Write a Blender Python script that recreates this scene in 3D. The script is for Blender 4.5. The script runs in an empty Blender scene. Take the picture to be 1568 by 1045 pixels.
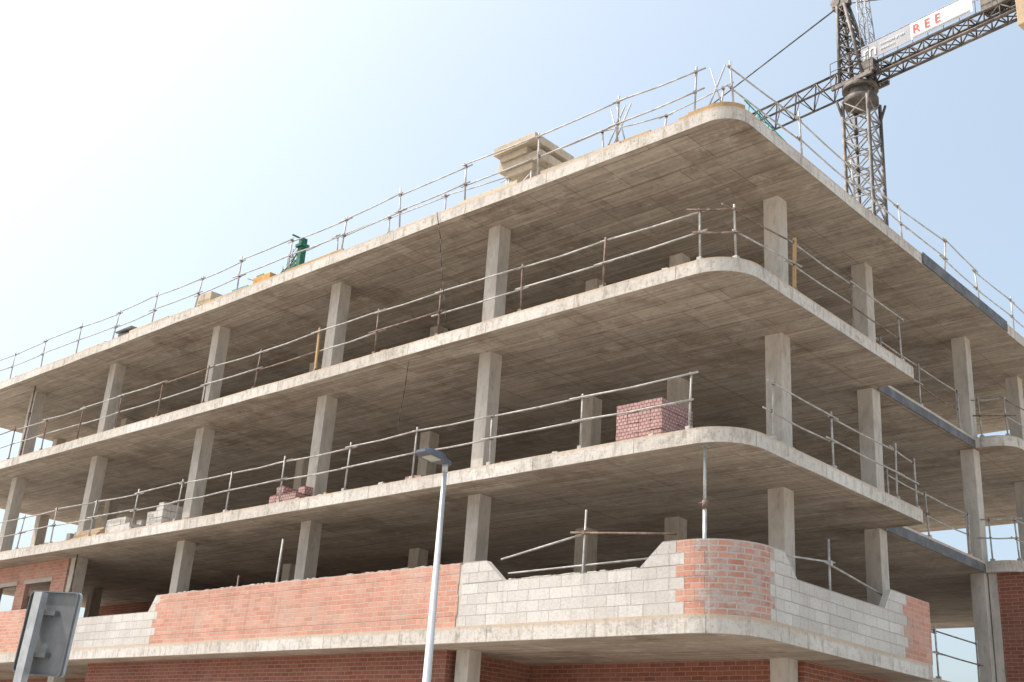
import bpy,bmesh,math,random
from mathutils import Vector,Matrix
random.seed(7)
sc=bpy.context.scene
R=math.radians
# ---------------------------------------------------------------- materials
def newmat(name,rough=0.85,metal=0.0):
    m=bpy.data.materials.new(name); m.use_nodes=True
    n=m.node_tree.nodes; l=m.node_tree.links
    b=n["Principled BSDF"]; b.inputs["Roughness"].default_value=rough; b.inputs["Metallic"].default_value=metal
    return m,n,l,b
def noise(n,l,vec,scale,detail=5,rough=0.6):
    t=n.new("ShaderNodeTexNoise"); t.inputs["Scale"].default_value=scale; t.inputs["Detail"].default_value=detail; t.inputs["Roughness"].default_value=rough
    l.new(vec,t.inputs["Vector"]); return t.outputs["Fac"]
def ramp(n,l,fac,stops):
    r=n.new("ShaderNodeValToRGB"); cr=r.color_ramp
    cr.elements[0].position=stops[0][0]; cr.elements[0].color=(*stops[0][1],1)
    cr.elements[1].position=stops[-1][0]; cr.elements[1].color=(*stops[-1][1],1)
    for p,c in stops[1:-1]:
        e=cr.elements.new(p); e.color=(*c,1)
    l.new(fac,r.inputs["Fac"]); return r.outputs["Color"]
def mixc(n,l,fac,a,b,mode='MIX'):
    m=n.new("ShaderNodeMix"); m.data_type='RGBA'; m.blend_type=mode
    if isinstance(fac,float): m.inputs[0].default_value=fac
    else: l.new(fac,m.inputs[0])
    for i,v in ((6,a),(7,b)):
        if isinstance(v,tuple): m.inputs[i].default_value=(*v,1)
        else: l.new(v,m.inputs[i])
    return m.outputs[2]
def bump(n,l,b,h,strength=0.3,dist=0.01):
    bp=n.new("ShaderNodeBump"); bp.inputs["Strength"].default_value=strength; bp.inputs["Distance"].default_value=dist
    l.new(h,bp.inputs["Height"]); l.new(bp.outputs["Normal"],b.inputs["Normal"])
def coord(n,l,kind="Object",scale=(1,1,1),rot=(0,0,0)):
    t=n.new("ShaderNodeTexCoord"); mp=n.new("ShaderNodeMapping")
    mp.inputs["Scale"].default_value=scale; mp.inputs["Rotation"].default_value=rot
    l.new(t.outputs[kind],mp.inputs["Vector"]); return mp.outputs["Vector"]
def grey(v): return (v,v,v)

def mat_concrete(name,base,vscale=(1,1,1),var=0.25,kind="Object",big=0.6,fine=14):
    m,n,l,b=newmat(name,0.9)
    v=coord(n,l,kind,vscale)
    f1=noise(n,l,v,big,6,0.65); f2=noise(n,l,v,fine,8,0.7)
    c=ramp(n,l,f1,[(0.3,tuple(x*(1-var) for x in base)),(0.5,base),(0.72,tuple(min(1,x*(1+var*0.6)) for x in base))])
    c2=ramp(n,l,f2,[(0.3,grey(0.62)),(0.5,grey(1)),(0.75,grey(1.0))])
    c=mixc(n,l,0.7,c,c2,'MULTIPLY')
    l.new(c,b.inputs["Base Color"]); bump(n,l,b,f2,0.4,0.014); return m
def mat_brick(name,c1,c2,mortar,bw,bh,ms,smear=0.3,smearcol=(0.5,0.46,0.42),kind="UV",bumpd=0.012,big=1.2,offset=0.5,lo=0.46):
    m,n,l,b=newmat(name,0.9)
    v=coord(n,l,kind)
    nz=n.new("ShaderNodeTexNoise"); nz.inputs["Scale"].default_value=3.0; l.new(v,nz.inputs["Vector"])
    vm=n.new("ShaderNodeVectorMath"); vm.operation='MULTIPLY_ADD'
    l.new(nz.outputs["Color"],vm.inputs[0]); vm.inputs[1].default_value=(0.03,0.024,0); l.new(v,vm.inputs[2])
    t=n.new("ShaderNodeTexBrick"); l.new(vm.outputs[0],t.inputs["Vector"])
    t.offset=offset
    t.inputs["Scale"].default_value=1.0; t.inputs["Brick Width"].default_value=bw; t.inputs["Row Height"].default_value=bh
    t.inputs["Mortar Size"].default_value=ms; t.inputs["Mortar Smooth"].default_value=0.25; t.inputs["Bias"].default_value=0.0
    t.inputs["Color1"].default_value=(*c1,1); t.inputs["Color2"].default_value=(*c2,1); t.inputs["Mortar"].default_value=(*mortar,1)
    f1=noise(n,l,v,big,8,0.75); f2=noise(n,l,v,22,6,0.7); f0=noise(n,l,v,0.5,4,0.6)
    mask=ramp(n,l,f1,[(lo,grey(0)),(lo+0.16,grey(smear))])
    c=mixc(n,l,mask,t.outputs["Color"],smearcol)
    c=mixc(n,l,0.55,c,ramp(n,l,f2,[(0.3,grey(0.62)),(0.55,grey(1)),(0.8,grey(1))]),'MULTIPLY')
    c=mixc(n,l,0.5,c,ramp(n,l,f0,[(0.35,grey(0.72)),(0.6,grey(1))]),'MULTIPLY')
    # thin vertical run-off streaks
    vs=coord(n,l,kind,(5,0.5,1)); f6=noise(n,l,vs,1.0,6,0.7)
    c=mixc(n,l,0.5,c,ramp(n,l,f6,[(0.34,grey(0.68)),(0.46,grey(1))]),'MULTIPLY')
    l.new(c,b.inputs["Base Color"])
    a=n.new("ShaderNodeMath"); a.operation='MULTIPLY_ADD'; l.new(t.outputs["Fac"],a.inputs[0]); a.inputs[1].default_value=-1.0
    l.new(f2,a.inputs[2]); bump(n,l,b,a.outputs[0],0.6,bumpd); return m
def mat_formwork(name):
    m,n,l,b=newmat(name,0.88)
    v0=coord(n,l,"Object")
    # every storey gets its own board layout: slide the pattern with height, and let boards wander a little
    sx=n.new("ShaderNodeSeparateXYZ"); l.new(v0,sx.inputs[0])
    cb=n.new("ShaderNodeCombineXYZ")
    for ax,k in (("X",3.71),("Y",0.37)):
        a=n.new("ShaderNodeMath"); a.operation='MULTIPLY_ADD'; l.new(sx.outputs["Z"],a.inputs[0]); a.inputs[1].default_value=k; l.new(sx.outputs[ax],a.inputs[2]); l.new(a.outputs[0],cb.inputs[ax])
    l.new(sx.outputs["Z"],cb.inputs["Z"])
    nz=n.new("ShaderNodeTexNoise"); nz.inputs["Scale"].default_value=0.9; nz.inputs["Detail"].default_value=3; l.new(cb.outputs[0],nz.inputs["Vector"])
    vm=n.new("ShaderNodeVectorMath"); vm.operation='MULTIPLY_ADD'; l.new(nz.outputs["Color"],vm.inputs[0]); vm.inputs[1].default_value=(0.10,0.05,0); l.new(cb.outputs[0],vm.inputs[2])
    v=vm.outputs[0]
    def mp_(scale=(1,1,1),rot=0):
        mp=n.new("ShaderNodeMapping"); mp.inputs["Scale"].default_value=scale; mp.inputs["Rotation"].default_value=(0,0,rot); l.new(v,mp.inputs["Vector"]); return mp.outputs["Vector"]
    def bt(w,h,ms,c1,c2,mo,off=0.5,vv=v,freq=2):
        t=n.new("ShaderNodeTexBrick"); l.new(vv,t.inputs["Vector"]); t.offset=off; t.offset_frequency=freq
        t.inputs["Scale"].default_value=1; t.inputs["Brick Width"].default_value=w; t.inputs["Row Height"].default_value=h
        t.inputs["Mortar Size"].default_value=ms; t.inputs["Mortar Smooth"].default_value=0.6; t.inputs["Bias"].default_value=0
        t.inputs["Color1"].default_value=(*c1,1); t.inputs["Color2"].default_value=(*c2,1); t.inputs["Mortar"].default_value=(*mo,1)
        return t
    t1=bt(1.97,0.5,0.010,(0.60,0.515,0.425),(0.48,0.405,0.33),(0.31,0.255,0.20),0.43,v,3)
    t2=bt(1.43,0.125,0.006,(1,1,1),(0.80,0.785,0.77),(0.66,0.635,0.61),0.37,v,3)
    t3=bt(6.0,2.6,0.05,(1,1,1),(0.86,0.85,0.84),(0.78,0.75,0.72),0.3,mp_((1,1,1),R(90)))
    c=mixc(n,l,0.9,t1.outputs["Color"],t2.outputs["Color"],'MULTIPLY')
    c=mixc(n,l,0.8,c,t3.outputs["Color"],'MULTIPLY')
    f1=noise(n,l,v,0.45,9,0.75); f2=noise(n,l,v,9,8,0.75); f3=noise(n,l,mp_((0.5,7,1)),1.3,6,0.65)
    c=mixc(n,l,1.0,c,ramp(n,l,f1,[(0.34,(0.62,0.57,0.52)),(0.5,grey(1)),(0.7,(1.0,0.99,0.97))]),'MULTIPLY')
    c=mixc(n,l,0.6,c,ramp(n,l,f2,[(0.3,grey(0.6)),(0.5,grey(1)),(0.8,grey(1))]),'MULTIPLY')
    c=mixc(n,l,0.85,c,ramp(n,l,f3,[(0.38,grey(0.70)),(0.6,grey(1))]),'MULTIPLY')
    f4=noise(n,l,v,1.7,8,0.78)
    c=mixc(n,l,ramp(n,l,f4,[(0.54,grey(0)),(0.70,grey(0.65))]),c,(0.62,0.56,0.485))
    l.new(c,b.inputs["Base Color"])
    a=n.new("ShaderNodeMath"); a.operation='MULTIPLY_ADD'; l.new(t1.outputs["Fac"],a.inputs[0]); a.inputs[1].default_value=-0.7; l.new(f2,a.inputs[2])
    a2=n.new("ShaderNodeMath"); a2.operation='MULTIPLY_ADD'; l.new(t2.outputs["Fac"],a2.inputs[0]); a2.inputs[1].default_value=-0.6; l.new(a.outputs[0],a2.inputs[2])
    bump(n,l,b,a2.outputs[0],0.6,0.02); return m
def mat_edge(name,thick):
    m,n,l,b=newmat(name,0.9)
    v=coord(n,l,"UV"); vs=coord(n,l,"UV",(3.0,0.7,1)); vp=coord(n,l,"UV")
    f1=noise(n,l,v,0.7,6,0.65); f2=noise(n,l,v,14,8,0.75); f3=noise(n,l,vs,2.0,7,0.75); f5=noise(n,l,v,3.5,8,0.75)
    c=ramp(n,l,f1,[(0.3,(0.55,0.51,0.46)),(0.5,(0.68,0.64,0.585)),(0.72,(0.75,0.715,0.665))])
    c=mixc(n,l,0.7,c,ramp(n,l,f3,[(0.36,(0.52,0.46,0.39)),(0.5,grey(1)),(0.8,grey(1))]),'MULTIPLY')
    c=mixc(n,l,0.7,c,ramp(n,l,f2,[(0.32,grey(0.5)),(0.46,grey(1)),(0.8,grey(1))]),'MULTIPLY')
    c=mixc(n,l,0.6,c,ramp(n,l,f5,[(0.35,(0.62,0.58,0.53)),(0.48,grey(1))]),'MULTIPLY')
    t=n.new("ShaderNodeTexBrick"); l.new(vp,t.inputs["Vector"]); t.offset=0.0
    t.inputs["Scale"].default_value=1; t.inputs["Brick Width"].default_value=2.3; t.inputs["Row Height"].default_value=3.0
    t.inputs["Mortar Size"].default_value=0.009; t.inputs["Color1"].default_value=(1,1,1,1); t.inputs["Color2"].default_value=(0.84,0.82,0.80,1); t.inputs["Mortar"].default_value=(0.45,0.4,0.35,1)
    c=mixc(n,l,0.9,c,t.outputs["Color"],'MULTIPLY')
    sx=n.new("ShaderNodeSeparateXYZ"); l.new(v,sx.inputs[0])
    a=n.new("ShaderNodeMath"); a.operation='MULTIPLY_ADD'; l.new(f3,a.inputs[0]); a.inputs[1].default_value=0.35; l.new(sx.outputs["Y"],a.inputs[2])
    mk=ramp(n,l,a.outputs[0],[(thick+0.12,grey(0)),(thick+0.17,grey(0.7))])
    c=mixc(n,l,mk,c,(0.52,0.38,0.26))
    l.new(c,b.inputs["Base Color"]); bump(n,l,b,f2,0.7,0.025); return m
def mat_metal(name,c,c2,rough=0.5,metal=0.6,sc_=6,lo=0.45,hi=0.6):
    m,n,l,b=newmat(name,rough,metal); v=coord(n,l)
    f=noise(n,l,v,sc_,6,0.7); l.new(ramp(n,l,f,[(lo,c),(hi,c2)]),b.inputs["Base Color"]); return m

M_under=mat_formwork("formwork_concrete")
M_edge=mat_edge("slab_edge_concrete",0.27)
M_top=mat_concrete("slab_top_concrete",(0.48,0.44,0.39))
M_col=mat_concrete("column_concrete",(0.53,0.485,0.43),(1,1,0.35),0.3,big=1.6,fine=11)
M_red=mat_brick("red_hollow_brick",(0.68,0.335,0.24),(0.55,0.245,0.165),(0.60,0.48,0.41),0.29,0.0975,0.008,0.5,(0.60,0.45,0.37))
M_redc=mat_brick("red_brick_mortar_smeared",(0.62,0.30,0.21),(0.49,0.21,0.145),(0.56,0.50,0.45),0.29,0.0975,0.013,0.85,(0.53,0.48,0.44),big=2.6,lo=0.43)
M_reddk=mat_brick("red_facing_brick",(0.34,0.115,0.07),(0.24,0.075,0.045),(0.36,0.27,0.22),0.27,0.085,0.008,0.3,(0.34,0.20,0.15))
M_white=mat_brick("pale_concrete_block",(0.70,0.66,0.61),(0.60,0.56,0.515),(0.44,0.40,0.36),0.5,0.195,0.008,0.55,(0.54,0.49,0.44))
M_mort=mat_concrete("mortar",(0.53,0.485,0.43),fine=30)
M_rust=mat_metal("rusty_steel",(0.17,0.10,0.07),(0.30,0.24,0.20),0.75,0.2)
M_galv=mat_metal("galvanised_steel",(0.42,0.42,0.41),(0.58,0.57,0.56),0.5,0.4)
M_railw=mat_metal("weathered_rail",(0.35,0.33,0.31),(0.52,0.50,0.47),0.6,0.2)
M_dark=mat_metal("dark_formwork_steel",(0.10,0.10,0.105),(0.17,0.165,0.16),0.6,0.2,3)
M_crane=mat_metal("crane_steel",(0.08,0.07,0.065),(0.18,0.15,0.125),0.6,0.3,3)
M_craneg=mat_metal("crane_pale_steel",(0.25,0.24,0.23),(0.4,0.38,0.36),0.6,0.3,3)
M_wood=mat_concrete("timber",(0.50,0.35,0.20),(1,6,6),0.3,fine=8)
M_plyw=mat_concrete("formwork_plywood",(0.54,0.45,0.34),(1,5,1),0.25,fine=8)
M_orange=mat_concrete("ochre_timber",(0.44,0.29,0.15),(5,5,1),0.3)
M_green=mat_metal("green_paint",(0.015,0.11,0.06),(0.02,0.16,0.09),0.6,0.1)
M_teal=mat_metal("teal_paint",(0.03,0.25,0.2),(0.05,0.33,0.27),0.6,0.1)
M_yellow=mat_metal("yellow_paint",(0.50,0.26,0.04),(0.58,0.33,0.07),0.5,0.1)
M_pole=mat_metal("lamp_pole_paint",(0.55,0.56,0.57),(0.62,0.63,0.64),0.4,0.2,2)
M_lamph=mat_metal("lamp_head_grey",(0.10,0.12,0.15),(0.13,0.15,0.19),0.4,0.3,2)
M_lens=mat_metal("lamp_lens",(0.45,0.48,0.42),(0.55,0.58,0.5),0.2,0.0,2)
M_sign=mat_metal("sign_back_aluminium",(0.13,0.135,0.14),(0.18,0.185,0.19),0.6,0.2,2)
M_signp=mat_metal("sign_post_galvanised",(0.38,0.39,0.40),(0.48,0.49,0.50),0.5,0.4,5)
M_bwhite=mat_metal("banner_white",(0.68,0.68,0.68),(0.76,0.76,0.76),0.6,0,1)
M_bgrey=mat_metal("banner_grey",(0.30,0.30,0.33),(0.35,0.35,0.38),0.6,0,1)
M_bred=mat_metal("banner_red",(0.6,0.04,0.03),(0.65,0.05,0.04),0.6,0,1)
M_pink=mat_brick("stacked_hollow_brick",(0.60,0.38,0.35),(0.50,0.30,0.28),(0.27,0.15,0.14),0.085,0.065,0.010,0.1)
M_cable=mat_metal("cable_black",(0.03,0.03,0.03),(0.06,0.05,0.05),0.7,0)
M_ballast=mat_concrete("ballast_concrete",(0.50,0.38,0.24))
M_plast=mat_metal("plastic_wrap",(0.45,0.45,0.47),(0.6,0.6,0.62),0.35,0,4)

# ---------------------------------------------------------------- mesh builder
class MB:
    def __init__(s): s.v=[];s.f=[];s.m=[];s.uv=[];s.sm=[]
    def face(s,pts,mat=0,uv=None,smooth=False):
        i=len(s.v); s.v+= [tuple(p) for p in pts]; s.f.append(tuple(range(i,i+len(pts)))); s.m.append(mat); s.uv.append(uv); s.sm.append(smooth)
    def hexa(s,p,mat=0):
        for q in ((3,2,1,0),(4,5,6,7),(0,1,5,4),(1,2,6,5),(2,3,7,6),(3,0,4,7)):
            s.face([p[k] for k in q],mat)
    def box(s,x0,x1,y0,y1,z0,z1,mat=0,j=0):
        J=lambda: random.uniform(-j,j)
        p=[(x0,y0,z0),(x1,y0,z0),(x1,y1,z0),(x0,y1,z0),(x0,y0,z1),(x1,y0,z1),(x1,y1,z1),(x0,y1,z1)]
        if j: p=[(a+J(),b+J(),c+J()) for a,b,c in p]
        s.hexa(p,mat)
    def obox(s,c,ax,ay,az,mat=0):
        c=Vector(c);ax=Vector(ax);ay=Vector(ay);az=Vector(az)
        p=[c-ax-ay-az,c+ax-ay-az,c+ax+ay-az,c-ax+ay-az,c-ax-ay+az,c+ax-ay+az,c+ax+ay+az,c-ax+ay+az]
        s.hexa(p,mat)
    def tube(s,p0,p1,r,mat=0,n=7,r1=None,cap=True):
        p0=Vector(p0);p1=Vector(p1); d=(p1-p0)
        if d.length<1e-6: return
        d.normalize(); a=Vector((0,0,1)) if abs(d.z)<0.9 else Vector((1,0,0))
        u=d.cross(a).normalized(); w=d.cross(u)
        r1=r if r1 is None else r1
        A=[p0+(u*math.cos(t)+w*math.sin(t))*r for t in [2*math.pi*k/n for k in range(n)]]
        B=[p1+(u*math.cos(t)+w*math.sin(t))*r1 for t in [2*math.pi*k/n for k in range(n)]]
        for k in range(n):
            q=(k+1)%n; s.face([A[q],A[k],B[k],B[q]],mat,None,True)
        if cap: s.face(A,mat); s.face(B[::-1],mat)
    def path(s,pts,r,mat=0,n=6):
        for a,b in zip(pts[:-1],pts[1:]): s.tube(a,b,r,mat,n)
    def prism(s,poly,z0,z1,mt,mb,ms):
        s.face([(x,y,z1) for x,y in poly],mt); s.face([(x,y,z0) for x,y in poly][::-1],mb)
        u=z0*7.3
        for k in range(len(poly)):
            a=poly[k];b=poly[(k+1)%len(poly)]; d=math.dist(a,b)
            s.face([(a[0],a[1],z0),(b[0],b[1],z0),(b[0],b[1],z1),(a[0],a[1],z1)],ms,[(u,0),(u+d,0),(u+d,z1-z0),(u,z1-z0)]); u+=d
    def done(s,name,mats,parent=None,bevel=0):
        me=bpy.data.meshes.new(name); me.from_pydata(s.v,[],s.f)
        for m in mats: me.materials.append(m)
        ul=me.uv_layers.new(name="UVMap")
        for i,p in enumerate(me.polygons):
            p.material_index=s.m[i]; p.use_smooth=s.sm[i]
            uv=s.uv[i]
            for k,li in enumerate(p.loop_indices):
                if uv: ul.data[li].uv=uv[k]
                else:
                    n=p.normal; c=me.vertices[me.loops[li].vertex_index].co
                    if abs(n.z)>=max(abs(n.x),abs(n.y)): ul.data[li].uv=(c.x,c.y)
                    elif abs(n.x)>abs(n.y): ul.data[li].uv=(c.y,c.z)
                    else: ul.data[li].uv=(c.x,c.z)
        o=bpy.data.objects.new(name,me); sc.collection.objects.link(o)
        bm=bmesh.new(); bm.from_mesh(me); bmesh.ops.remove_doubles(bm,verts=bm.verts,dist=1e-5)
        bm.to_mesh(me); bm.free()
        if bevel:
            b=o.modifiers.new("b",'BEVEL'); b.width=bevel; b.segments=2; b.limit_method='ANGLE'
        if parent: o.parent=parent
        return o
def empty(name):
    e=bpy.data.objects.new(name,None); sc.collection.objects.link(e); e.empty_display_size=0.5; return e

# ---------------------------------------------------------------- ground, road, pavements
mg,n,l,b=newmat("dusty_ground",0.95); v=coord(n,l)
f1=noise(n,l,v,0.08,8,0.7); f2=noise(n,l,v,4,8,0.7)
c=ramp(n,l,f1,[(0.35,(0.41,0.355,0.29)),(0.6,(0.50,0.445,0.375))]); c=mixc(n,l,0.5,c,ramp(n,l,f2,[(0.3,grey(0.7)),(0.6,grey(1))]),'MULTIPLY')
l.new(c,b.inputs["Base Color"]); bump(n,l,b,f2,0.5,0.03)
g=MB(); g.face([(-3000,-3000,0),(3000,-3000,0),(3000,3000,0),(-3000,3000,0)]); g.done("ground",[mg])
ma=mat_concrete("asphalt",(0.07,0.07,0.068),var=0.2,fine=40)
mp=mat_brick("paving_slabs",(0.50,0.47,0.43),(0.44,0.41,0.375),(0.30,0.28,0.25),0.4,0.4,0.006,0.2,(0.40,0.37,0.33),offset=0.0)
mk=mat_concrete("kerb_concrete",(0.45,0.43,0.40)); mw=mat_concrete("road_paint",(0.72,0.72,0.70),var=0.1)
g=MB(); g.face([(-150,-10.6,0.004),(150,-10.6,0.004),(150,-4.8,0.004),(-150,-4.8,0.004)]); g.done("road",[ma])
g=MB()
for k in range(-35,36): g.face([(k*4,-7.76,0.008),(k*4+2,-7.76,0.008),(k*4+2,-7.64,0.008),(k*4,-7.64,0.008)])
g.done("road_marking",[mw])
g=MB(); g.box(-150,150,-4.65,0.6,-0.1,0.13,0); g.box(-150,150,-4.8,-4.652,-0.1,0.14,1); g.done("pavement",[mp,mk])
g=MB(); g.box(-150,150,-17,-10.75,-0.1,0.13,0); g.box(-150,150,-10.748,-10.6,-0.1,0.14,1); g.done("pavement",[mp,mk])

# ---------------------------------------------------------------- building
B=empty("concrete_frame_building")
RC=1.0
T=0.27
LV=[4.30,7.30,10.34,13.30]
def jit(a,b,step,amp):
    n=max(1,int(math.dist(a,b)/step)); out=[]
    for k in range(n):
        t=k/n; x=a[0]+(b[0]-a[0])*t; y=a[1]+(b[1]-a[1])*t
        if k: 
            if abs(a[0]-b[0])>abs(a[1]-b[1]): y+=random.uniform(-amp,amp)
            else: x+=random.uniform(-amp,amp)
        out.append((x,y))
    return out
def arc(cx,cy,r,a0,a1,n):
    return [(cx+r*math.cos(a0+(a1-a0)*k/n),cy+r*math.sin(a0+(a1-a0)*k/n)) for k in range(n+1)]
def plan(gap,rc):
    p=jit((-33.5,0),(-rc,0),0.9,0.012)
    p+=arc(-rc,rc,rc,-math.pi/2,0,14)[:-1]
    if gap:
        p+=jit((0,rc),(0,6.85),0.9,0.01)+arc(-0.15,6.85,0.15,0,math.pi/2,4)
        p+=[(-0.9,7.0),(-0.9,12.3)]+[(-0.7,12.3)]+arc(-0.6,12.9,0.6,-math.pi/2,0,10)[:-1]
        p+=jit((0,12.9),(0,20.5),0.9,0.008)
    else:
        p+=jit((0,rc),(0,20.5),0.9,0.01)
    p+=[(0,20.5),(-9,20.5),(-9,14),(-33.5,14)]
    return p
g=MB()
for i,z in enumerate(LV):
    g.prism(plan(i<3,(1.0,0.85,0.8,0.55)[i]),z-(T if i else 0.30),z,0,1,2)
g.done("floor_slabs",[M_top,M_under,M_edge],B)
g=MB()
g.box(0.014,0.04,7.7,12.6,13.04,13.32,0)
g.box(-0.896,-0.87,7.05,12.25,10.34-T-0.02,10.26,0)
g.box(-0.896,-0.87,7.05,12.25,7.30-T-0.02,7.23,0)
g.done("edge_shutters",[M_dark],B,0.003)
g=MB()
def upstand(pts,t,z0,z1,mat):
    for (a,na),(b_,nb) in zip(pts[:-1],pts[1:]):
        A=Vector(a);Bv=Vector(b_);ia=A-Vector(na)*t;ib=Bv-Vector(nb)*t
        p=[(A.x,A.y,z0),(Bv.x,Bv.y,z0),(ib.x,ib.y,z0),(ia.x,ia.y,z0),(A.x,A.y,z1),(Bv.x,Bv.y,z1),(ib.x,ib.y,z1),(ia.x,ia.y,z1)]
        g.hexa(p,mat)
rc=0.55; q=[]
q.append(((-1.0,0.02),(0,-1)))
for k in range(9):
    a=-math.pi/2+math.pi/2*k/8*0.85; q.append(((-rc+(rc-0.02)*math.cos(a),rc+(rc-0.02)*math.sin(a)),(math.cos(a),math.sin(a))))
upstand(q,0.04,13.302,13.40,0)
x=-1.1
while x>-33:
    w=random.uniform(0.6,2.4)
    if random.random()<0.6: g.box(x-w,x-0.02,0.02,0.06,13.302,13.302+random.uniform(0.03,0.09),random.choice((0,1,1)),0.006)
    x-=w
for a,b_ in ((-1.25,-0.5),(-2.6,-1.9),(-16.9,-15.6)):
    g.box(a,b_,0.07,0.3,13.302,13.40,0,0.01)
g.done("roof_edge_boards",[M_orange,M_plyw],B,0.003)
g=MB()
frontx=[-6.6,-12.0,-17.2,-22.8,-28.0,-33.1]
cols=[(x,1.0) for x in frontx]+[(x,4.4) for x in [-4.2]+frontx]+[(x,9.2) for x in frontx]+[(x,13.3) for x in frontx]
cols+=[(-1.12,3.3),(-1.12,7.1),(-1.12,12.45),(-1.12,16.0),(-1.12,20.1),(-6.4,16.0),(-8.6,20.1)]
zs=[0.1]+LV
for (x,y) in cols:
    for k in range(4):
        w=0.175; dx=random.uniform(-.02,.02)
        g.box(x-w+dx,x+w+dx,y-w,y+w,zs[k]-0.01,zs[k+1]-T+0.02,0,0.008)
g.done("columns",[M_col],B,0.012)
g=MB()
zt=LV[0]-T+0.01
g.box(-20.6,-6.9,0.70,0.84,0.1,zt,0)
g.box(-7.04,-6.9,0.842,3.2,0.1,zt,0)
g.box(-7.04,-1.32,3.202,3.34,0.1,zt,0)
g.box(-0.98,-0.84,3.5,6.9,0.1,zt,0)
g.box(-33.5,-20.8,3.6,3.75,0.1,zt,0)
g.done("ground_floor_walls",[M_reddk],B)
g=MB(); y0,y1=0.80,0.94; z0=LV[0]+0.002; z1=LV[1]-T+0.01
xs=[-33.5,-31.2,-29.6,-27.7,-26.1,-25.5,-23.9,-23.05]
for k in range(len(xs)-1):
    a,b_=xs[k],xs[k+1]
    if k%2==0: g.box(a,b_,y0,y1,z0,z1,0)
    else:
        g.box(a,b_,y0,y1,z0,5.35,0); g.box(a,b_,y0,y1,6.42,z1,0)
        g.box(a-0.08,b_+0.08,y0-0.03,y0-0.002,6.42,6.54,1)
        g.box(a-0.05,b_+0.05,y0-0.05,y1,5.352,5.40,1)
g.box(-33.0,-12.5,7.0,7.14,z0,z1,2)
g.done("first_floor_brick_wall",[M_red,M_mort,M_reddk],B)
g=MB()
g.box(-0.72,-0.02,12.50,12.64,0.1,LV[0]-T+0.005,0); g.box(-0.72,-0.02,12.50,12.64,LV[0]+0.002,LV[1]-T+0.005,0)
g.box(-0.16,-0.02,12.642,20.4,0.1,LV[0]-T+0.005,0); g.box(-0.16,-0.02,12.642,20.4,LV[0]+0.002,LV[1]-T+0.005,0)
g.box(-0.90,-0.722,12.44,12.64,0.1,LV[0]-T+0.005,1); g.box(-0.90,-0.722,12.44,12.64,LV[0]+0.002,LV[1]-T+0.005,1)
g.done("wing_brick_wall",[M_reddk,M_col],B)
Larc=RC*math.pi/2
def P(s,off):
    if s<=0: x,y,nx,ny=-RC+s,0,0,-1
    elif s<Larc:
        a=s/RC; x,y,nx,ny=-RC+RC*math.sin(a),RC-RC*math.cos(a),math.sin(a),-math.cos(a)
    else: x,y,nx,ny=0,RC+s-Larc,1,0
    return (x+nx*off,y+ny*off)
CH=0.195
def course(g,i,s0,s1,mat,s0t=None,s1t=None):
    s0t=s0 if s0t is None else s0t; s1t=s1 if s1t is None else s1t
    zb=LV[0]+0.003+i*CH; zt_=zb+CH
    on=random.uniform(-0.020,-0.013); inn=-0.15
    N=1
    if s1>0 and s0<Larc: N=max(2,int((s1-s0)/0.08))
    elif s1-s0>1: N=int((s1-s0))
    pb=[s0+(s1-s0)*k/N for k in range(N+1)]; pt=[s0t+(s1t-s0t)*k/N for k in range(N+1)]
    for k in range(N):
        A=P(pb[k],on);Bq=P(pb[k+1],on);C=P(pt[k+1],on);D=P(pt[k],on)
        a=P(pb[k],inn);b_=P(pb[k+1],inn);c_=P(pt[k+1],inn);d=P(pt[k],inn)
        vb=i*CH; vt=vb+CH
        uv=[(pb[k]+40,vb),(pb[k+1]+40,vb),(pt[k+1]+40,vt),(pt[k]+40,vt)]
        g.face([(*A,zb),(*Bq,zb),(*C,zt_),(*D,zt_)],mat,uv)
        g.face([(*b_,zb),(*a,zb),(*d,zt_),(*c_,zt_)],mat,[uv[1],uv[0],uv[3],uv[2]])
        g.face([(*D,zt_),(*C,zt_),(*c_,zt_),(*d,zt_)],3)
        g.face([(*a,zb),(*b_,zb),(*Bq,zb),(*A,zb)],3)
    A=P(pb[0],on);a=P(pb[0],inn);D=P(pt[0],on);d=P(pt[0],inn); g.face([(*a,zb),(*A,zb),(*D,zt_),(*d,zt_)],3)
    A=P(pb[-1],on);a=P(pb[-1],inn);D=P(pt[-1],on);d=P(pt[-1],inn); g.face([(*A,zb),(*a,zb),(*d,zt_),(*D,zt_)],3)
g=MB() # mats: 0 red,1 white,2 red smeared,3 mortar
X=lambda x:x+RC
Y=lambda y:Larc+y-RC
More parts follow.
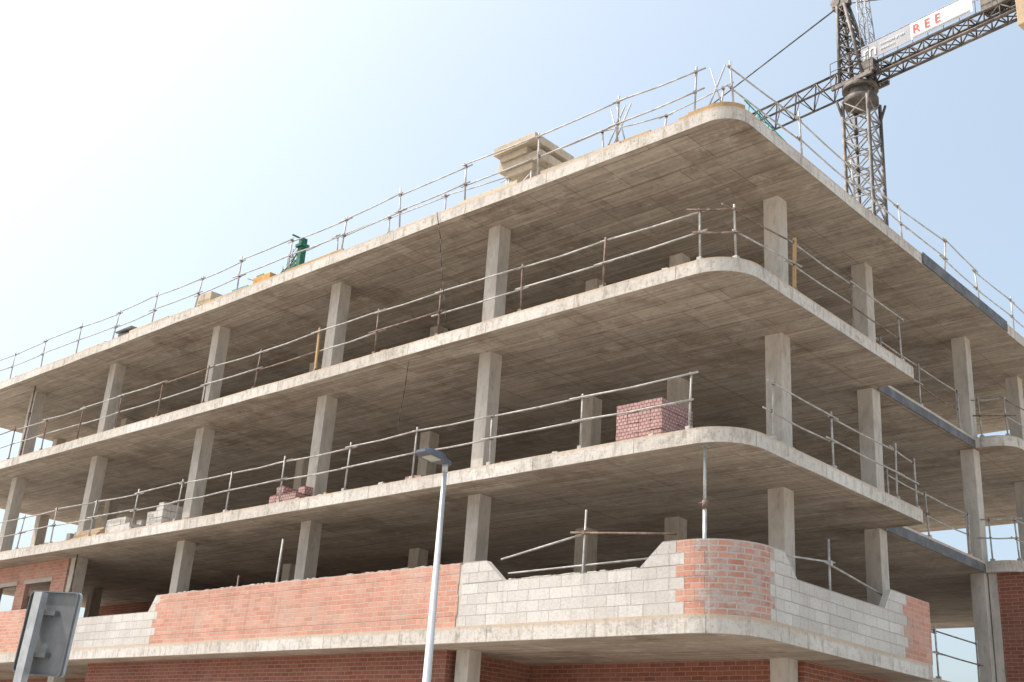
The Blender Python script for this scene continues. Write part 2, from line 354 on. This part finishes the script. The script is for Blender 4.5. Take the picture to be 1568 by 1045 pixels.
for i in range(6):
    o=(i%2)
    j=lambda: random.uniform(-0.02,0.02)
    course(g,i,X(-33.4),X(-23.3)-0.14*o,0)
    rs=X(-16.55)+0.16*o
    if i<4: course(g,i,X(-23.3)-0.14*o+0.004,rs,1)
    else:
        course(g,i,X(-16.85)+0.14*(i-4),rs,1,X(-16.85)+0.14*(i-3))
    course(g,i,rs+0.004,X(-6.02)+j(),0)
    rc=X(-0.98)-0.16*o
    if i<4: course(g,i,X(-5.94)+j(),rc,1)
    elif i==4: course(g,i,X(-5.94),X(-4.90),1,None,X(-5.13)); course(g,i,X(-1.85),rc,1,X(-1.63))
    else: course(g,i,X(-5.94),X(-5.13),1,None,X(-5.36)); course(g,i,X(-1.63),rc,1,X(-1.40))
    re=Y(1.0)+0.13*o
    course(g,i,rc+0.004,rc+0.35,0); course(g,i,rc+0.354,re,2)
    rg=Y(5.75)+0.17*o
    if i<4: course(g,i,re+0.004,rg,1)
    elif i==4: course(g,i,re+0.004,Y(1.85),1,None,Y(1.65)); course(g,i,Y(5.0),rg,1,Y(5.15))
    else: course(g,i,re+0.004,Y(1.65),1,None,Y(1.45)); course(g,i,Y(5.15),rg,1,Y(5.3))
    course(g,i,rg+0.004,Y(6.95),0)
g.box(-6.03,-5.93,0.03,0.14,LV[0]+0.004,LV[0]+6*CH-0.03,3)
g.done("parapet_walls",[M_red,M_white,M_redc,M_mort],B)
g=MB()
for k in range(70):
    x=random.uniform(-16.3,-6.1); w=random.uniform(.05,.2); g.box(x,x+w,0.03,0.13,LV[0]+6*CH,LV[0]+6*CH+random.uniform(.008,.03),0,.006)
for k in range(40):
    x=random.uniform(-4.8,-1.9); w=random.uniform(.05,.2); g.box(x,x+w,0.03,0.13,LV[0]+4*CH,LV[0]+4*CH+random.uniform(.008,.03),0,.006)
for z in LV:
    for k in range(190):
        x=random.uniform(-33,-1.2); w=random.uniform(0.03,0.2); h=random.uniform(0.01,0.05)
        y=random.uniform(0.02,0.25) if z!=LV[0] else random.uniform(0.3,0.6)
        g.box(x,x+w,y,y+random.uniform(.04,.12),z-0.003,z+h,random.choice((0,0,1)),0.012)
    for k in range(40):
        y=random.uniform(1.2,6.7); w=random.uniform(0.03,0.16); x=-random.uniform(0.1,.3)
        if z==LV[0]: continue
        g.box(x-0.08,x,y,y+w,z-0.003,z+random.uniform(.01,.045),0,0.012)
g.done("mortar_droppings",[M_mort,M_orange],B)

# ---------------------------------------------------------------- guard rails
def railing(name,posts,h=1.05,mats=(M_railw,M_rust,M_orange),hs=(1.0,0.55),lean=0.02,rr=0.017,skip=(),pm=None,sag=0.03,rm=(0,0,0,1)):
    g=MB(); tops=[]
    for q,(x,y,z) in enumerate(posts):
        lx,ly=random.uniform(-lean,lean),random.uniform(-lean,lean)
        m=pm[q] if pm else (1 if random.random()<0.5 else 0)
        hh=h+random.uniform(-0.03,0.07)
        bse=Vector((x,y,z-0.02)); tp=Vector((x+lx*2,y+ly*2,z+hh))
        if m==2: g.obox((bse+tp)/2,(0.03,0,0),(0,0.02,0),(tp-bse)/2,2)
        else: g.tube(bse,tp,0.020,m)
        g.obox(bse+Vector((0,0,0.05)),(0.045,0,0),(0,0.045,0),(0,0,0.035),m if m<2 else 1)
        tops.append((bse,tp,hh))
    for q in range(len(posts)-1):
        if q in skip: continue
        for fr in hs:
            a=tops[q][0].lerp(tops[q][1],min(0.98,fr/tops[q][2]*1.0+random.uniform(-.02,.02)))
            b_=tops[q+1][0].lerp(tops[q+1][1],min(0.98,fr/tops[q+1][2]+random.uniform(-.02,.02)))
            d=(b_-a).normalized(); off=Vector((-d.y,d.x,0))*0.03*random.choice((-1,1))
            a2=a-d*random.uniform(.05,.3)+off; b2=b_+d*random.uniform(.05,.3)+off
            mid=(a2+b2)/2+Vector((0,0,-random.uniform(0,sag)))
            mm=random.choice(rm)
            g.tube(a2,mid,rr,mm); g.tube(mid,b2,rr,mm)
            for pp in (a,b_): g.obox(pp+off*0.5,(0.022,0,0),(0,0.028,0),(0,0,0.025),1)
    return g.done(name,list(mats))
ins=0.07
p=[(x,ins,LV[1]) for x in [-0.95,-3.26,-5.5,-7.67,-9.8,-12.1,-14.2,-16.4,-18.5,-20.7,-22.9,-25.0,-27.2,-29.4,-31.5,-33.3]][::-1]
railing("guard_railing",p,1.05,pm=[0]*16,lean=0.03,rm=(0,))
p=[(-ins,1.25,LV[1]),(-ins,3.35,LV[1]),(-ins,5.9,LV[1]),(-ins,6.8,LV[1])]
railing("guard_railing",p,1.05,pm=[0,0,0,0],lean=0.03,rm=(0,))
p=[(x,ins,LV[2]) for x in [-0.75,-2.9,-4.95,-7.3,-9.3,-11.4,-13.8,-16.0,-18.2,-20.4,-22.6,-24.8,-27.0,-29.2,-31.4,-33.3]][::-1]
pm=[1]*16; pm[10]=2; pm[15]=0
p+=[(-0.22,0.38,LV[2]),(-ins,2.1,LV[2]),(-ins,4.3,LV[2]),(-ins,6.5,LV[2])]
railing("guard_railing",p,1.06,pm=pm+[0,2,1,0],lean=0.02)
p=[(x,0.15,LV[3]) for x in [-0.95,-2.75,-4.8,-6.9,-9.0,-11.1,-13.2,-15.4,-17.4,-19.6,-21.8,-24.0,-26.3,-28.5,-30.8,-33.2]][::-1]
railing("guard_railing",p,1.08,pm=[0]*16,lean=0.05,rm=(0,))
p=[(-0.25,0.4,LV[3])]+[(-0.15,y,LV[3]) for y in [2.7,4.9,7.1,9.3,11.4,13.6,15.8,18,20.2]]
railing("guard_railing",p,1.08,pm=[0]*10,lean=0.04,rm=(0,))
p=[(x,0.85,LV[3]) for x in [-0.9,-2.2,-3.6,-5.0,-6.4,-8.3,-10.2,-12.1,-14.1]][::-1]
railing("guard_railing",p,1.0,pm=[0]*9,lean=0.08,rr=0.013,rm=(0,))
g=MB()
for x in (-3.1,-2.95,-0.75):
    g.tube((x,0.2,LV[3]),(x+0.25,0.5,LV[3]+1.2),0.015,0); g.tube((x+0.35,0.25,LV[3]+0.1),(x+0.05,0.3,LV[3]+1.1),0.013,0)
g.done("guard_railing_brace",[M_railw])
for z in LV[:3]:
    p=[(-0.97,7.5,z),(-0.97,9.4,z),(-0.97,11.6,z)]
    railing("guard_railing",p,1.05,pm=[0,0,0])
    if z>LV[0]:
        p=[(-0.75,12.4,z),(-0.2,12.6,z),(-0.08,14.5,z),(-0.08,16.7,z),(-0.08,19,z)]
        railing("guard_railing",p,1.05,pm=[0]*5)
g=MB()
z=LV[0]
g.tube((-3.25,0.24,z),(-3.19,0.22,z+1.93),0.022,0)
g.tube((-5.2,0.26,z+1.22),(-3.24,0.26,z+1.52),0.02,0); g.tube((-3.5,0.19,z+1.55),(-1.3,0.26,z+1.34),0.02,1)
g.tube((-5.0,0.26,z+0.95),(-1.8,0.26,z+0.98),0.018,0)
g.obox((-3.22,0.22,z+1.53),(0.04,0,0),(0,0.04,0),(0,0,0.035),1)
g.tube((-12.05,0.24,z),(-11.95,0.22,z+2.2),0.03,0)
g.tube((-13.6,0.3,z),(-13.6,0.3,z+1.5),0.02,1)
g.done("guard_railing",[M_railw,M_rust])
g=MB()
g.tube((-0.25,3.4,z),(-0.22,3.35,z+1.75),0.022,0); g.tube((-0.25,1.7,z+1.18),(-0.2,3.5,z+1.36),0.018,0); g.tube((-0.2,3.1,z+1.32),(-0.26,5.5,z+1.10),0.02,0)
g.obox((-0.22,3.37,z+1.33),(0.04,0,0),(0,0.04,0),(0,0,0.04),0)
g.done("guard_railing",[M_railw])
g=MB()
bx,by=-0.72,0.20
g.box(bx-0.07,bx+0.07,by-0.07,by+0.07,z+0.003,z+0.015,0); g.tube((bx,by,z+0.01),(bx,by,z+1.75),0.035,0,10); g.tube((bx,by,z+1.75),(bx,by,LV[1]-T-0.012),0.026,0,10)
g.tube((bx,by,z+1.68),(bx,by,z+1.82),0.046,1,10); g.tube((bx-0.1,by-0.02,z+1.78),(bx+0.08,by,z+1.80),0.008,1)
g.box(bx-0.07,bx+0.07,by-0.07,by+0.07,LV[1]-T-0.014,LV[1]-T-0.002,0)
g.done("shoring_prop",[M_galv,M_rust])
for x,y,z in ((-27.2,0.5,LV[2]),(-22.2,0.6,LV[0]),(-31.5,0.9,LV[1])):
    g=MB()
    zt2=[LV[k+1] for k in range(3) if LV[k]==z][0]-(0.30 if z==LV[2] else T)-0.004
    g.box(x-0.07,x+0.07,y-0.07,y+0.07,z+0.003,z+0.012,0); g.tube((x,y,z+0.01),(x,y,z+1.7),0.034,0); g.tube((x,y,z+1.7),(x,y,zt2),0.026,0); g.tube((x,y,z+1.62),(x,y,z+1.76),0.045,0)
    g.done("shoring_prop",[M_rust])

# ---------------------------------------------------------------- brick pallets / stored blocks
def pallet(name,x0,y0,z,nx,ny,nz,bw=0.25,bd=0.24,bh=0.19,mat=M_pink,miss=0.18):
    g=MB()
    W=nx*bw;D=ny*bd
    for k in range(5): g.box(x0,x0+W,y0+k*(D-0.1)/4,y0+k*(D-0.1)/4+0.1,z+0.10,z+0.122,1,0.003)
    for k in range(3): g.box(x0+k*(W-0.1)/2,x0+k*(W-0.1)/2+0.1,y0,y0+D,z+0.002,z+0.098,1,0.002)
    for i in range(nx):
        for j in range(ny):
            for k in range(nz):
                if k==nz-1 and random.random()<miss: continue
                a=x0+i*bw;b_=y0+j*bd;c=z+0.125+k*bh
                g.box(a+0.004,a+bw-0.004,b_+0.004,b_+bd-0.004,c+0.002,c+bh-0.003,0,0.008)
    return g.done(name,[mat,M_wood])
pallet("brick_pallet",-2.85,0.55,LV[1],4,4,4,miss=0.0)
pallet("brick_pallet",-12.9,0.35,LV[1],4,3,2,miss=0.5)
pallet("brick_pallet",-8.6,0.7,LV[1],2,3,1)
pallet("block_pallet",-20.4,0.35,LV[1],5,3,2,mat=M_white,miss=0.4)
pallet("block_pallet",-18.3,0.35,LV[1],3,3,3,mat=M_white,miss=0.3)
pallet("block_pallet",-25.6,1.8,LV[1],4,3,4,mat=M_white)
g=MB()
for k in range(7): g.box(-22.3+0.05*k,-20.9+0.04*k,0.25+0.03*k,0.5+0.03*k,LV[1]+0.003+0.05*k,LV[1]+0.045+0.05*k,k%2,0.01)
for k in range(5): g.box(-9.3+0.1*k,-7.2+0.1*k,0.3+0.06*k,0.4+0.06*k,LV[2]+0.003+0.03*k,LV[2]+0.03+0.03*k,0,0.006)
g.done("plank_pile",[M_plyw,M_wood])
g=MB(); z=LV[1]
g.box(-1.5,-0.85,3.9,4.6,z+0.003,z+0.35,0,0.03); g.box(-0.9,-0.35,4.0,5.4,z+0.003,z+0.18,0,0.03); g.box(-0.75,-0.3,1.9,2.5,z+0.003,z+0.2,1,0.03)
g.done("cement_bags",[M_plast,M_mort],None,0.05)

# ---------------------------------------------------------------- roof equipment
g=MB(); x0,y0,z=-6.3,0.3,LV[3]
g.box(x0,x0+1.22,y0,y0+1.3,z+1.14,z+1.33,0,0.006)
g.box(x0+0.12,x0+0.9,y0+0.1,y0+1.0,z+0.98,z+1.138,0,0.006)
g.box(x0+0.05,x0+1.25,y0+0.15,y0+1.5,z+0.78,z+0.975,0,0.01)
g.box(x0+0.25,x0+1.0,y0+0.2,y0+1.1,z+0.60,z+0.778,0,0.006)
for a in (0.3,0.95):
    for b_ in (0.25,1.05):
        g.tube((x0+a,y0+b_,z+0.002),(x0+a,y0+b_,z+0.6),0.03,1)
g.tube((x0+0.3,y0+0.25,z+0.1),(x0+0.95,y0+0.25,z+0.55),0.02,1); g.tube((x0+0.95,y0+0.25,z+0.1),(x0+0.95,y0+1.05,z+0.55),0.02,1)
g.done("formwork_panel_stack",[M_plyw,M_galv],None,0.008)
g=MB(); x0,y0=-13.35,0.45
g.box(x0,x0+0.16,y0,y0+0.16,z+0.05,z+1.2,0); g.box(x0-0.05,x0+0.21,y0-0.05,y0+0.21,z+0.95,z+1.03,0)
g.box(x0-0.8,x0+0.35,y0+0.02,y0+0.12,z+0.002,z+0.09,0); g.box(x0-0.8,x0+0.35,y0+0.6,y0+0.7,z+0.002,z+0.09,0)
g.tube((x0+0.1,y0+0.1,z+1.17),(x0-0.75,y0+0.1,z+0.1),0.02,0); g.tube((x0+0.1,y0+0.1,z+1.17),(x0+0.05,y0-0.25,z+1.2),0.025,0)
g.tube((x0-0.3,y0+0.0,z+0.3),(x0-0.3,y0+0.3,z+0.3),0.11,1,12); g.box(x0-0.18,x0-0.02,y0,y0+0.3,z+0.3,z+0.5,0)
for k in range(6): g.tube((x0-0.7+0.1*k,y0,z+0.1+0.15*k),(x0+0.05,y0,z+0.3+0.15*k),0.008,1)
for k in range(4): g.tube((x0-0.7+0.17*k,y0,z+0.1),(x0-0.7+0.17*k,y0,z+0.35+0.2*k),0.008,0)
g.done("winch_hoist",[M_green,M_dark],None,0.006)
g=MB(); x0=-15.1
g.box(x0,x0+0.75,0.4,0.85,z+0.2,z+0.5,0); g.box(x0+0.05,x0+0.35,0.45,0.8,z+0.502,z+0.58,1); g.tube((x0+0.15,0.38,z+0.17),(x0+0.15,0.88,z+0.17),0.16,1,12); g.tube((x0+0.6,0.38,z+0.17),(x0+0.6,0.88,z+0.17),0.16,1,12)
g.tube((x0,0.45,z+0.45),(x0-0.35,0.45,z+0.6),0.015,1)
g.done("site_compressor",[M_yellow,M_dark],None,0.02)
g=MB()
for k in range(14):
    xx=-18.2+k*0.24; g.box(xx,xx+0.95,0.3+0.02*k,0.45+0.02*k,z+0.06+0.045*(k%5),z+0.10+0.045*(k%5),(0,2,1,2)[k%4],0.015)
g.box(-17.6,-16.9,0.3,0.8,z+0.25,z+0.55,2,0.01); g.box(-16.2,-15.5,0.5,0.9,z+0.21,z+0.45,0,0.01)
for k in range(5): g.tube((-14.3+0.1*k,0.4,z+0.05),(-13.9+0.15*k,0.5,z+0.5+0.05*k),0.015,k%2)
g.done("roof_material_pile",[M_teal,M_galv,M_plyw])
g=MB(); g.box(-22.0,-21.4,0.4,0.9,z+0.01,z+0.42,0,0.03); g.box(-22.1,-21.2,0.35,0.95,z+0.43,z+0.50,0,0.02); g.done("mortar_tub",[M_sign],None,0.03)
g=MB()
for k in range(7): g.tube((-0.35,1.0+k*0.35,z+0.05),(-0.45,1.25+k*0.35,z+0.75-0.06*k),0.014,0)
for k in range(3): g.tube((-0.4,1.0,z+0.65-0.2*k),(-0.45,3.3,z+0.45-0.15*k),0.014,0)
g.done("folded_net_frame",[M_teal])
g=MB()
def cat(a,b_,sag,n=10,wob=0.02):
    a=Vector(a);b_=Vector(b_); return [a.lerp(b_,t/n)+Vector((random.uniform(-wob,wob),random.uniform(-wob,wob),-sag*4*(t/n)*(1-t/n))) for t in range(n+1)]
g.path(cat((-7.55,-0.05,13.3),(-6.95,-0.04,10.5),0,8,0.02),0.009,0)
g.path(cat((-8.0,-0.06,9.9),(-8.1,-0.06,8.3),0,6,0.015),0.009,0)
g.done("hanging_cable",[M_cable])

# ---------------------------------------------------------------- tower crane
C=empty("tower_crane")
mx,my=-6.3,18.5
D=Vector((0.992,-0.127,0)); N=Vector((0.127,0.992,0)); U=Vector((0,0,1)); O=Vector((mx,my,0))
def lattice(g,c0,c1,w0,w1,ax,ay,step,rch,rbr,mat,matb=None,diag=True):
    c0=Vector(c0);c1=Vector(c1); L=(c1-c0).length; n=max(1,round(L/step)); matb=mat if matb is None else matb
    def cor(t):
        c=c0.lerp(c1,t); w=(w0+(w1-w0)*t)/2
        return [c+ax*w*a+ay*w*b_ for a,b_ in ((-1,-1),(1,-1),(1,1),(-1,1))]
    A=cor(0);Z=cor(1)
    for k in range(4): g.tube(A[k],Z[k],rch,mat,5)
    for q in range(n):
        a=cor(q/n);b_=cor((q+1)/n)
        for k in range(4):
            m=(k+1)%4
            g.tube(a[k],a[m],rbr,matb,4)
            if q%2: g.tube(a[k],b_[m],rbr,matb,4)
            else: g.tube(a[m],b_[k],rbr,matb,4)
            if diag: 
                if q%2: g.tube(a[m],b_[k],rbr*0.8,matb,4)
                else: g.tube(a[k],b_[m],rbr*0.8,matb,4)
ez=Vector((1,0,0));ey=Vector((0,1,0))
g=MB(); lattice(g,(mx,my,0),(mx,my,25.2),0.95,0.95,ez,ey,0.8,0.07,0.034,0,1)
g.done("mast",[M_crane,M_craneg],C)
g=MB()
g.tube((mx,my,25.15),(mx,my,25.35),0.62,0,20); g.tube((mx,my,25.35),(mx,my,25.7),0.46,0,20); g.tube((mx,my,25.7),(mx,my,25.85),0.64,0,20)
for sx_ in (-1,1):
    for sy_ in (-1,1):
        g.tube((mx+0.45*sx_,my+0.45*sy_,24.4),(mx+0.62*sx_,my+0.62*sy_,25.2),0.05,0)
for sgn in (-1,1):
    g.obox(O+U*25.95+N*sgn*0.5,D*0.85,N*0.05,U*0.08,0)
    g.tube(O+U*26.6+N*sgn*0.62-D*0.8,O+U*26.6+N*sgn*0.62+D*0.8,0.016,0); 
    for q in (-0.8,0,0.8): g.tube(O+U*25.95+N*sgn*0.62+D*q,O+U*26.95+N*sgn*0.62+D*q,0.016,0)
    g.tube(O+U*26.95+N*sgn*0.62-D*0.8,O+U*26.95+N*sgn*0.62+D*0.8,0.016,0)
g.obox(O+U*26.3+D*0.6+N*(-0.25),D*0.25,N*0.2,U*0.25,0)
g.done("slewing_unit",[M_crane],C,0.01)
g=MB()
lattice(g,O+U*26.0-D*0.05,O+U*29.7-D*0.55,0.95,0.3,D,N,0.62,0.07,0.036,0,0)
lattice(g,O+U*26.2+D*0.5,O+U*30.2+D*0.25,0.4,0.3,D,N,0.6,0.022,0.014,1,1,False)
g.obox(O+U*29.8-D*0.6,D*0.35,N*0.12,U*0.12,0); g.tube(O+U*29.95-D*0.8-N*0.15,O+U*29.95-D*0.8+N*0.15,0.2,0,12)
g.done("tower_head",[M_crane,M_craneg],C)
g=MB()
lattice(g,O+U*26.2+D*0.5,O+U*26.2+D*8.2,0.5,0.5,N,U,0.55,0.06,0.03,0,0,False)
for k in range(14): g.tube(O+U*26.45+D*(0.6+k*0.58)-N*0.3,O+U*27.25+D*(0.6+k*0.58)-N*0.3,0.014,1,4)
g.tube(O+U*27.3+D*0.6-N*0.3,O+U*27.3+D*8.1-N*0.3,0.018,1); g.tube(O+U*26.95+D*0.6-N*0.3,O+U*26.95+D*8.1-N*0.3,0.014,1)
g.obox(O+U*26.75+D*5.3,D*0.5,N*0.2,U*0.25,0)
g.tube(O+U*29.8-D*0.5,O+U*26.5+D*7.6,0.025,0)
g.done("counter_jib",[M_crane,M_craneg],C)
g=MB()
for k in range(3): g.obox(O+U*25.75+D*(6.3+k*0.45),D*0.2,N*0.55,U*0.65,0)
g.done("counterweight",[M_ballast],C,0.03)
g=MB()
bn=-0.36
def pan(a,b_,z0_,z1_,m,off=0):
    g.obox(O+D*(a+b_)/2+N*(bn-off)+U*(z0_+z1_)/2,D*(b_-a)/2,N*0.01,U*(z1_-z0_)/2,m)
pan(0.35,1.0,26.52,27.22,1); pan(1.01,2.3,26.56,27.20,1); pan(2.31,4.6,26.56,27.22,0); pan(2.4,4.5,26.60,26.66,1,0.022)
g.done("banner",[M_bwhite,M_bgrey],C)
def txt(s,a,z_,size,mat):
    cu=bpy.data.curves.new("letters","FONT"); cu.body=s; cu.size=size; cu.extrude=0.004; cu.materials.append(mat)
    o=bpy.data.objects.new("banner_letters",cu); sc.collection.objects.link(o)
    p=O+D*a+N*(bn-0.03)+U*z_
    o.matrix_world=Matrix(((D.x,0,-N.x,p.x),(D.y,0,-N.y,p.y),(0,1,0,p.z),(0,0,0,1)))
    o.parent=C
txt("m",0.42,26.66,0.75,M_bwhite); txt("R E E",2.4,26.76,0.50,M_bred); txt("montajes gruas",1.12,26.95,0.16,M_bwhite); txt("elevacion",1.12,26.75,0.16,M_bwhite)
g=MB()
a0=O+U*26.1-D*0.5; nseg=38; st=0.9
for sgn in (-1,1): g.tube(a0+N*0.45*sgn,a0-D*st*nseg+N*0.45*sgn,0.045,0,5)
g.tube(a0+U*0.8,a0-D*st*nseg+U*0.8,0.05,0,5)
for k in range(nseg):
    p=a0-D*st*k; q=a0-D*st*(k+1); t=a0-D*st*(k+0.5)+U*0.8
    for sgn in (-1,1):
        g.tube(p+N*0.45*sgn,t,0.028,0,4); g.tube(q+N*0.45*sgn,t,0.028,0,4)
    g.tube(p-N*0.45,p+N*0.45,0.022,0,4); g.tube(p-N*0.45,q+N*0.45,0.018,0,4)
g.tube(O+U*29.8-D*0.7,O+U*26.9-D*12.5,0.03,0)
g.obox(O+U*25.95-D*5,D*0.5,N*0.4,U*0.15,0)
g.done("jib",[M_crane],C)

# ---------------------------------------------------------------- street lamp
g=MB(); lx,ly=-2.62,-3.8; zt3=6.0
g.tube((lx,ly,0.13),(lx,ly,0.20),0.16,0,20); g.tube((lx,ly,0.20),(lx,ly,1.2),0.085,0,20,0.075); g.tube((lx,ly,1.2),(lx,ly,zt3),0.075,0,20,0.034)
g.tube((lx,ly,zt3-0.12),(lx,ly,zt3+0.03),0.042,0,16)
g.box(lx-0.03,lx+0.03,ly-0.088,ly-0.075,0.5,0.9,1)
def headsec(y,w,zb,zt_): return [(lx-w,y,zb),(lx+w,y,zb),(lx+w*0.8,y,zt_),(lx-w*0.8,y,zt_)]
secs=[headsec(ly+0.08,0.05,zt3+0.0,zt3+0.06),headsec(ly-0.05,0.08,zt3,zt3+0.09),headsec(ly-0.16,0.16,zt3+0.02,zt3+0.12),headsec(ly-0.42,0.17,zt3+0.05,zt3+0.13),headsec(ly-0.52,0.11,zt3+0.07,zt3+0.11)]
for a,b_ in zip(secs[:-1],secs[1:]):
    for k in range(4): g.face([a[k],b_[k],b_[(k+1)%4],a[(k+1)%4]][::-1],1)
g.face(secs[0],1); g.face(secs[-1][::-1],1)
g.obox((lx,ly-0.29,zt3+0.028),(0.10,0,0),(0,0.10,-0.0115),(0,0,0.006),2)
g.done("street_lamp",[M_pole,M_lamph,M_lens])

# ---------------------------------------------------------------- traffic sign seen from the back (slightly out of plumb)
sx,sy,sz=0.56,-10.91,2.50
d0=Vector((-0.974,-0.225,0)); nn=Vector((0.225,-0.974,0)); c=Vector((sx,sy,sz))
la=R(3.0); d=d0*math.cos(la)+U*math.sin(la); V=U*math.cos(la)-d0*math.sin(la)
g=MB()
def rrp(w,h,r,k=5):
    o=[]
    for cx,cz,a0 in ((w-r,h-r,0),(-w+r,h-r,90),(-w+r,-h+r,180),(w-r,-h+r,270)):
        for q in range(k+1):
            a=R(a0+90*q/k); o.append((cx+r*math.cos(a),cz+r*math.sin(a)))
    return o
o=rrp(0.28,0.32,0.04)
def ring(off,sc_=1): return [c+d*x*sc_+V*zz*sc_+nn*off for x,zz in o]
f_,bk=ring(0.0),ring(-0.025)
g.face(f_,0); g.face(bk[::-1],2)
for k in range(len(o)): q=(k+1)%len(o); g.face([f_[k],f_[q],bk[q],bk[k]][::-1],1)
ri=ring(0.022,1.0); rj=ring(0.022,0.97); rk=ring(0.002,0.97)
for k in range(len(o)):
    q=(k+1)%len(o); g.face([f_[k],f_[q],ri[q],ri[k]],0); g.face([ri[k],ri[q],rj[q],rj[k]],0); g.face([rj[k],rj[q],rk[q],rk[k]],0)
pt=c+nn*0.08+d*0.08+V*0.30; pb=pt-V*((pt.z-0.13)/V.z)
g.obox((pt+pb)/2,d*0.045,nn*0.03,(pt-pb)/2,1)
for zz in (-0.17,0.15): g.obox(c+V*zz+d*0.05+nn*0.026,d*0.14,nn*0.022,V*0.018,0)
g.obox(Vector((pb.x,pb.y,0.14)),d0*0.09,nn*0.09,U*0.01,1)
g.done("traffic_sign",[M_sign,M_signp,M_bwhite],None)

# ---------------------------------------------------------------- light
AZ,EL=212,56
sd=Vector((math.cos(R(AZ))*math.cos(R(EL)),math.sin(R(AZ))*math.cos(R(EL)),math.sin(R(EL))))
w=bpy.data.worlds.new("World"); sc.world=w; w.use_nodes=True
n=w.node_tree.nodes; l=w.node_tree.links
sky=n.new("ShaderNodeTexSky"); sky.sky_type='NISHITA'; sky.sun_disc=False
sky.sun_elevation=R(EL); sky.sun_rotation=R((90-AZ)%360); sky.dust_density=5.0; sky.air_density=1.0; sky.ozone_density=1.0
tc=n.new("ShaderNodeTexCoord"); dp=n.new("ShaderNodeVectorMath"); dp.operation='DOT_PRODUCT'
nm=n.new("ShaderNodeVectorMath"); nm.operation='NORMALIZE'; l.new(tc.outputs["Generated"],nm.inputs[0])
l.new(nm.outputs[0],dp.inputs[0]); dp.inputs[1].default_value=sd
mx_=n.new("ShaderNodeMath"); mx_.operation='MAXIMUM'; l.new(dp.outputs["Value"],mx_.inputs[0]); mx_.inputs[1].default_value=0.0
pw=n.new("ShaderNodeMath"); pw.operation='POWER'; l.new(mx_.outputs[0],pw.inputs[0]); pw.inputs[1].default_value=3.6
lobe=n.new("ShaderNodeVectorMath"); lobe.operation='SCALE'; lobe.inputs[0].default_value=(4.7,4.1,3.3); l.new(pw.outputs[0],lobe.inputs["Scale"])
ad=n.new("ShaderNodeVectorMath"); ad.operation='ADD'; l.new(lobe.outputs[0],ad.inputs[0]); ad.inputs[1].default_value=(2.2,2.65,2.8)
ad2=n.new("ShaderNodeVectorMath"); ad2.operation='ADD'; l.new(ad.outputs[0],ad2.inputs[0]); l.new(sky.outputs[0],ad2.inputs[1])
bg=n["Background"]; bg.inputs["Strength"].default_value=0.15; l.new(ad2.outputs[0],bg.inputs["Color"])
ld=bpy.data.lights.new("sun","SUN"); ld.energy=4.6; ld.angle=R(0.5); ld.color=(1,0.95,0.88)
lo=bpy.data.objects.new("sun",ld); sc.collection.objects.link(lo); lo.location=(0,0,40)
lo.rotation_euler=sd.to_track_quat('Z','Y').to_euler()
sc.view_settings.view_transform='Standard'; sc.view_settings.look='None'; sc.view_settings.exposure=0; sc.view_settings.gamma=1

# ---------------------------------------------------------------- camera
head,pitch,roll=R(133.7),R(21.05),R(3.9)
f=Vector((math.cos(head)*math.cos(pitch),math.sin(head)*math.cos(pitch),math.sin(pitch)))
r0=Vector((math.cos(head-math.pi/2),math.sin(head-math.pi/2),0)); u0=r0.cross(f)
r=r0*math.cos(roll)+u0*math.sin(roll); u=u0*math.cos(roll)-r0*math.sin(roll)
cd=bpy.data.cameras.new("camera"); cd.sensor_width=36; cd.lens=1775/1568*36; cd.clip_end=8000; cd.clip_start=0.1
co=bpy.data.objects.new("camera",cd); sc.collection.objects.link(co)
co.matrix_world=Matrix(((r.x,u.x,-f.x,9.55),(r.y,u.y,-f.y,-15.29),(r.z,u.z,-f.z,1.6),(0,0,0,1)))
sc.camera=co
